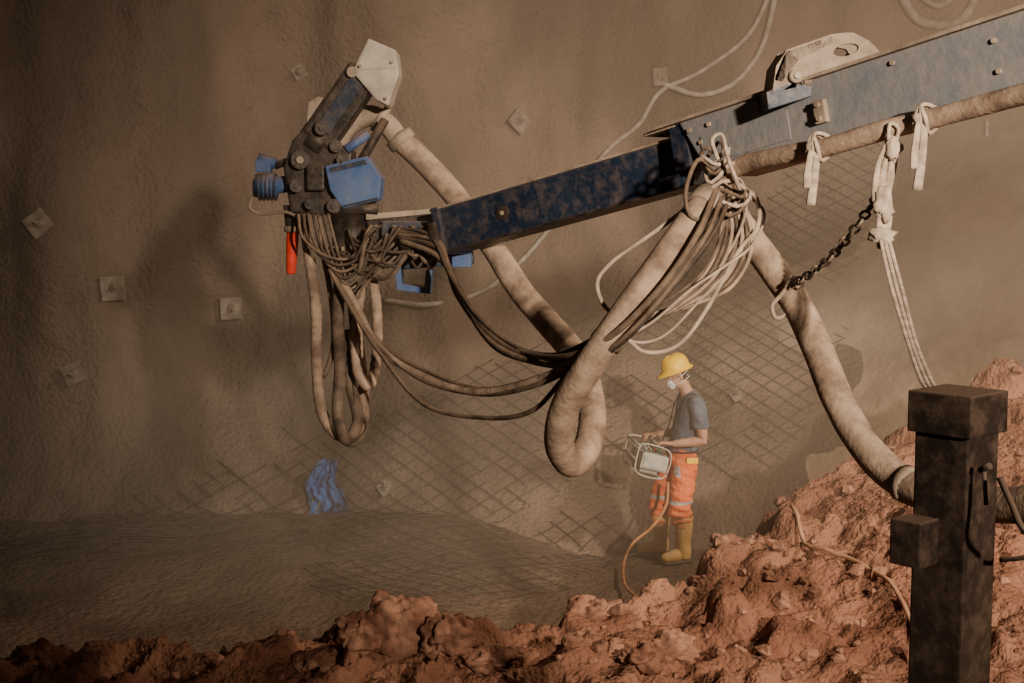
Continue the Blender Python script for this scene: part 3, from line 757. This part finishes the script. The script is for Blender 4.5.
for i in range(8): b.cyl(cp(-.06+.04*(i%2),-.06+.035*(i//2),.075),cp(-.06+.04*(i%2),-.06+.035*(i//2),.10),.006,'grey',8)
b.cyl(cp(.05,-.03,.075),cp(.05,-.03,.10),.016,'green',12); b.cyl(cp(.05,.04,.075),cp(.05,.04,.098),.016,'red',12)
for y_ in(-.225,.225):
    b.tube(catmull([cp(.12,y_,-.08),cp(.13,y_,.04),cp(.10,y_,.12),cp(0,y_,.145),cp(-.12,y_,.145),cp(-.165,y_,.12),cp(-.17,y_,.0),cp(-.15,y_,-.1),cp(-.05,y_,-.13),cp(.08,y_,-.12),cp(.12,y_,-.08)],4),.007,'ctrl',8)
    b.box(cp(0,y_*.96,0),(.20,.012,.10),'ctrl',cx,.003)
for x_,z_ in((-.165,.12),(-.17,0),(-.15,-.1),(.08,-.12)):
    b.cyl(cp(x_,-.225,z_),cp(x_,.225,z_),.009,'ctrl',8)
b.done(wk)
b=B('harness',['strap'])
for s in(-1,1):
    b.tube(catmull([cp(.11,s*.17,.05),V((.0,s*.14,1.18)),V((.04,s*.12,1.36)),V((.12,s*.11,1.475)),V((.22,s*.09,1.40)),V((.27,s*.05,1.22)),V((.225,s*.08,1.02))],7),lambda t:(.018,.004),'strap',8)
b.tube([V((.075+.135*math.cos(a),.02+.175*math.sin(a),.965)) for a in [2*math.pi*i/24 for i in range(24)]],[(.006,.02)]*24,'strap',8,side=V((0,0,1)),closed=True)
b.done(wk)
b=B('tool_pouch',['trs']); b.box(V((.12,-.165,.87)),(.10,.045,.12),'trs',None,.015); b.box(V((.12,-.185,.90)),(.10,.02,.05),'helm',None,.006); b.done(wk)
P=[S(668,482,12.0),S(666,505,11.95),S(652,527,11.9),S(633,543,11.85),S(624,562,11.8),S(625,585,11.2),S(640,600,10.6)]
for p in P[-2:]: p.z=max(p.z,floorz(p.x,p.y)+.02)
b=B('control_cable',['orangeh']); b.tube(catmull(P,8),.013,'orangeh',8); b.done()
# ------------------------------------------------------------ airborne dust (real volume filling the heading)
def volume(o,dens,col,aniso):
    m=bpy.data.materials.new(o.name); m.use_nodes=True; nt=m.node_tree; nt.nodes.clear()
    out=nt.nodes.new('ShaderNodeOutputMaterial'); v=nt.nodes.new('ShaderNodeVolumeScatter')
    v.inputs['Color'].default_value=(*col,1); v.inputs['Density'].default_value=dens; v.inputs['Anisotropy'].default_value=aniso
    nt.links.new(v.outputs[0],out.inputs['Volume'])
    o.data.materials.clear(); o.data.materials.append(m); return o
b=B('airborne_dust',['wall']); b.box(Vector((1,11.2,3.9)),(20,7.4,8.2),'wall'); volume(b.done(),.048,(.95,.73,.55),.1)
b=B('dust_plume',['wall']); b.ell(Vector((-2.0,11.1,.9)),(2.6,1.3,1.5),'wall',None,32,20,jit=.25); volume(b.done(),.09,(.95,.73,.55),.1)
b=B('dust_plume',['wall']); b.ell(Vector((4.4,12.6,2.9)),(2.3,1.3,1.3),'wall',None,32,20,jit=.35); volume(b.done(),.10,(.95,.73,.55),.1)
# ------------------------------------------------------------ lights
def spot(name,loc,target,radius,power,col,ang,blend):
    ld=bpy.data.lights.new(name,'SPOT'); ld.shadow_soft_size=radius; ld.energy=power; ld.color=col; ld.spot_size=R(ang); ld.spot_blend=blend
    o=bpy.data.objects.new(name,ld); bpy.context.scene.collection.objects.link(o); o.location=loc
    o.rotation_euler=(Vector(target)-Vector(loc)).to_track_quat('-Z','Y').to_euler(); return o
spot('work_light_main',(4.6,-5.8,5.9),(2.1,12,2.7),.22,16500,(1,.79,.59),43,1.0)
spot('work_light_side',(7.5,6.0,7.8),(2.6,11.0,1.4),.3,5600,(1,.76,.54),78,1.0)
w=bpy.data.worlds.new('world'); bpy.context.scene.world=w; w.use_nodes=True
w.node_tree.nodes['Background'].inputs[0].default_value=(.42,.26,.17,1); w.node_tree.nodes['Background'].inputs[1].default_value=.09
